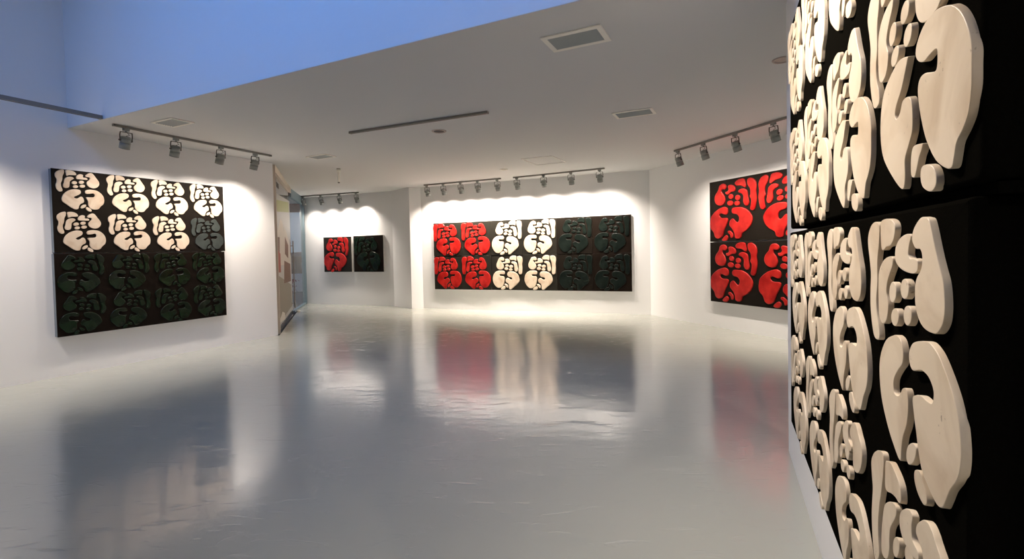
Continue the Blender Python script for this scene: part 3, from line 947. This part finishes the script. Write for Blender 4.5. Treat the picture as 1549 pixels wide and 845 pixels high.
gx, gy = GW[0]
door = thing('door_1', None, None, (gx, gy, 0), GW[1])
del_ = door
door['kind'] = 'structure'
bm = new_bm()
add_box(bm, 0.06, 3.52, -.006, .006, 0.015, 3.06)
obj('glass_pane', bm, M_GLASS, door)
bm = new_bm()
for y in (-.075, .075):
    add_tube(bm, (3.30, y, .16), (3.30, y, 1.84), .014, seg=16)
for z in (.27, 1.72):
    add_tube(bm, (3.30, -.075, z), (3.30, .075, z), .010, seg=12)
tag(obj('door_handle', bm, M_STEEL, door), 'long steel pull handle')
bm = new_bm()
add_box(bm, 3.40, 3.50, -.02, .02, 0.004, .06)
add_box(bm, 3.40, 3.50, -.02, .02, 2.99, 3.07)
obj('patch_fitting', bm, M_DARK, door)
cu = bpy.data.curves.new('window_lettering', 'FONT')
cu.body = 'l anna'
cu.size = .22
cu.extrude = .001
ft = bpy.data.objects.new('window_lettering', cu)
C.objects.link(ft)
bpy.context.view_layer.update()
dg = bpy.context.evaluated_depsgraph_get()
me = bpy.data.meshes.new_from_object(ft.evaluated_get(dg))
bpy.data.objects.remove(ft)
lt = bpy.data.objects.new('lettering', me)
C.objects.link(lt)
me.materials.append(M_DARK)
lt.parent = door
lt.location = (.48, -.0095, 2.86)
lt.rotation_euler = (R(90), 0, 0)
lt.scale = (1, 1, 1)
bm = new_bm()
add_box(bm, 0.0, 3.56, -.05, .05, 3.07, 3.2)
add_box(bm, 0.0, .06, -.05, .05, 0, 3.07)
tg = struct('trim_1', bm, M_TRIM)
tg.location = (gx, gy, 0)
tg.rotation_euler = (0, 0, GW[1])

# tall window strip between the door and the back wall
M_FRAME = mat('blue_grey_frame', (0.20, 0.28, 0.32), 0.4, 0.5, 0.3)
w0, w1 = Vector((-5.69, 12.80)), Vector((-6.29, 15.02))
wa = math.atan2(w1.y - w0.y, w1.x - w0.x)
Lw = (w1 - w0).length
bm = new_bm()
add_box(bm, Lw - .16, Lw, -.05, .05, 0, HC)
add_box(bm, 0, Lw, -.04, .04, 2.98, HC)
add_box(bm, 0, Lw, -.04, .04, 0, .05)
wi = struct('window_1', bm, M_FRAME)
wi.location = (w0.x, w0.y, 0)
wi.rotation_euler = (0, 0, wa)
bm = new_bm()
add_box(bm, 0, Lw - .16, -.004, .004, .05, 2.98)
M_CLEAR = mat('clear_glass', (0.9, 0.95, 0.95), 0.02, 0.5, alpha=0.12)
obj('window_glass', bm, M_CLEAR, wi)
t = thing('door_stop', 'small white door stop on the floor by the glass door', 'door stop', (-5.62, 12.95, 0))
bm = new_bm()
add_tube(bm, (0, 0, 0), (0, 0, .05), .05, .035, 20)
obj('stopper', bm, M_VFR, t)

# outside: paving, a printed hoarding with a pointed white tower, a low brown building and planting
struct('ground_outside', prism([(-40, 9.3), (-4.5, 9.3), (-6.45, 15.1), (-6.2, 40), (-40, 40)], -.25, -.05), mat('street_paving', (.18, .16, .14), .8))
M_PALE = mat('print_pale', (.74, .69, .62), .6)
M_PBR = mat('print_brown', (.20, .11, .075), .6)
M_PRED = mat('print_red', (.34, .08, .055), .6)
M_POL = mat('print_olive', (.30, .26, .19), .5)


def film(name, pts, m, y):
    # printed film on the room side of the pane: u along the door, z up
    bm = new_bm()
    a = [bm.verts.new((u, -y, z)) for u, z in pts]
    b = [bm.verts.new((u, -.0062, z)) for u, z in pts]
    n = len(pts)
    bm.faces.new(a)
    for i in range(n):
        bm.faces.new((a[i], a[(i + 1) % n], b[(i + 1) % n], b[i]))
    return obj(name, bm, m, door)


film('grey_film', [(.08, .1), (3.5, .1), (3.5, 2.86), (.08, 2.70)], mat('print_ground', (.55, .55, .53), .45), .0066)
film('green_film', [(.12, 2.56), (3.18, 2.80), (3.28, 2.56), (.12, 2.33)], mat('print_green', (.42, .45, .18), .5), .0074)
film('tower_film', [(.1, 1.28), (.1, 1.6), (.3, 1.86), (.68, 2.06), (1.19, 2.27), (1.58, 2.18), (1.80, 1.98), (1.86, 2.13), (2.38, 2.04), (2.92, 1.84), (3.21, 1.61), (3.1, 1.09), (1.65, 1.28)], M_PALE, .0072)
film('olive_film', [(.1, 1.13), (3.27, .75), (3.35, .21), (.1, .15)], M_POL, .0070)
for pts in ([(.12, 1.85), (.86, 1.86), (.76, 1.52), (.12, 1.52)], [(2.01, 1.91), (2.79, 1.72), (2.67, 1.41), (1.88, 1.52)],
            [(3.30, 1.90), (3.48, 1.80), (3.45, 1.45), (3.28, 1.52)], [(1.68, 1.37), (3.17, 1.27), (3.2, .84), (1.51, .88)]):
    film('window_film', pts, M_PBR, .0080)
film('red_film', [(.12, 1.67), (.89, 1.52), (.9, 1.14), (.12, 1.16)], M_PRED, .0084)
film('white_film', [(.15, .16), (.97, .32), (1.44, .24), (1.47, .11)], M_VFR, .0084)

bd_ = thing('low_building', 'low brown building seen through the window strip', 'building', (-14.2, 27.0, -.05))
bm = new_bm()
add_box(bm, 0, 5.0, 0, 3, 0, 1.45)
vs = [bm.verts.new(p) for p in ((-.2, -.2, 1.45), (5.2, -.2, 1.45), (5.2, 3, 1.45), (-.2, 3, 1.45), (1.0, 1.4, 1.62), (5.2, 1.4, 1.9))]
for q in ((0, 1, 5, 4), (1, 2, 5), (2, 3, 4, 5), (3, 0, 4)):
    bm.faces.new([vs[i] for i in q])
obj('building_wall', bm, M_PBR, bd_)
bm = new_bm()
for k in range(6):
    add_box(bm, .3 + k * .8, .8 + k * .8, -.03, .01, .75, 1.1)
obj('shop_windows', bm, mat('dull_window', (.25, .2, .17), .3), bd_)
bm = new_bm()
add_box(bm, 0, 4, 0, .2, 0, .75, .02)
o = obj('low_wall', bm, M_VFR)
o.location = (-11.0, 20.5, -.05)
tag(o, 'low pale wall outside beyond the window strip', 'wall')
random.seed(4)
t = thing('flowering_shrub', 'dark red flowering shrub outside before the low pale wall', 'shrub', (-8.45, 18.6, -.05))
bm = new_bm()
for k in range(160):
    a, rr, z = random.uniform(0, 2 * PI), random.uniform(0, .42), random.uniform(.05, .62)
    c = Vector((rr * math.cos(a), rr * math.sin(a), z))
    s = random.uniform(.03, .07)
    v = [bm.verts.new(c + Vector((random.uniform(-s, s), random.uniform(-s, s), random.uniform(-s, s)))) for _ in range(4)]
    bm.faces.new(v[:3])
    bm.faces.new(v[1:])
obj('foliage', bm, mat('shrub_red', (.25, .04, .06), .6), t)
bm = new_bm()
for k in range(7):
    add_tube(bm, (0, 0, 0), (random.uniform(-.25, .25), random.uniform(-.25, .25), .45), .012, .005, 6)
obj('stems', bm, M_PBR, t)
t = thing('shop_sign', 'dull red shop sign on posts outside, high in the window strip', 'sign', (-10.2, 20.0, -.05))
obj('sign_board', add_box(new_bm(), 0, 2.2, 0, .1, 3.25, 3.6), mat('awning_red', (.20, .05, .035), .6), t)
for x in (.06, 2.14):
    obj('post', add_box(new_bm(), x - .04, x + .04, .02, .08, 0, 3.26), M_PBR, t)
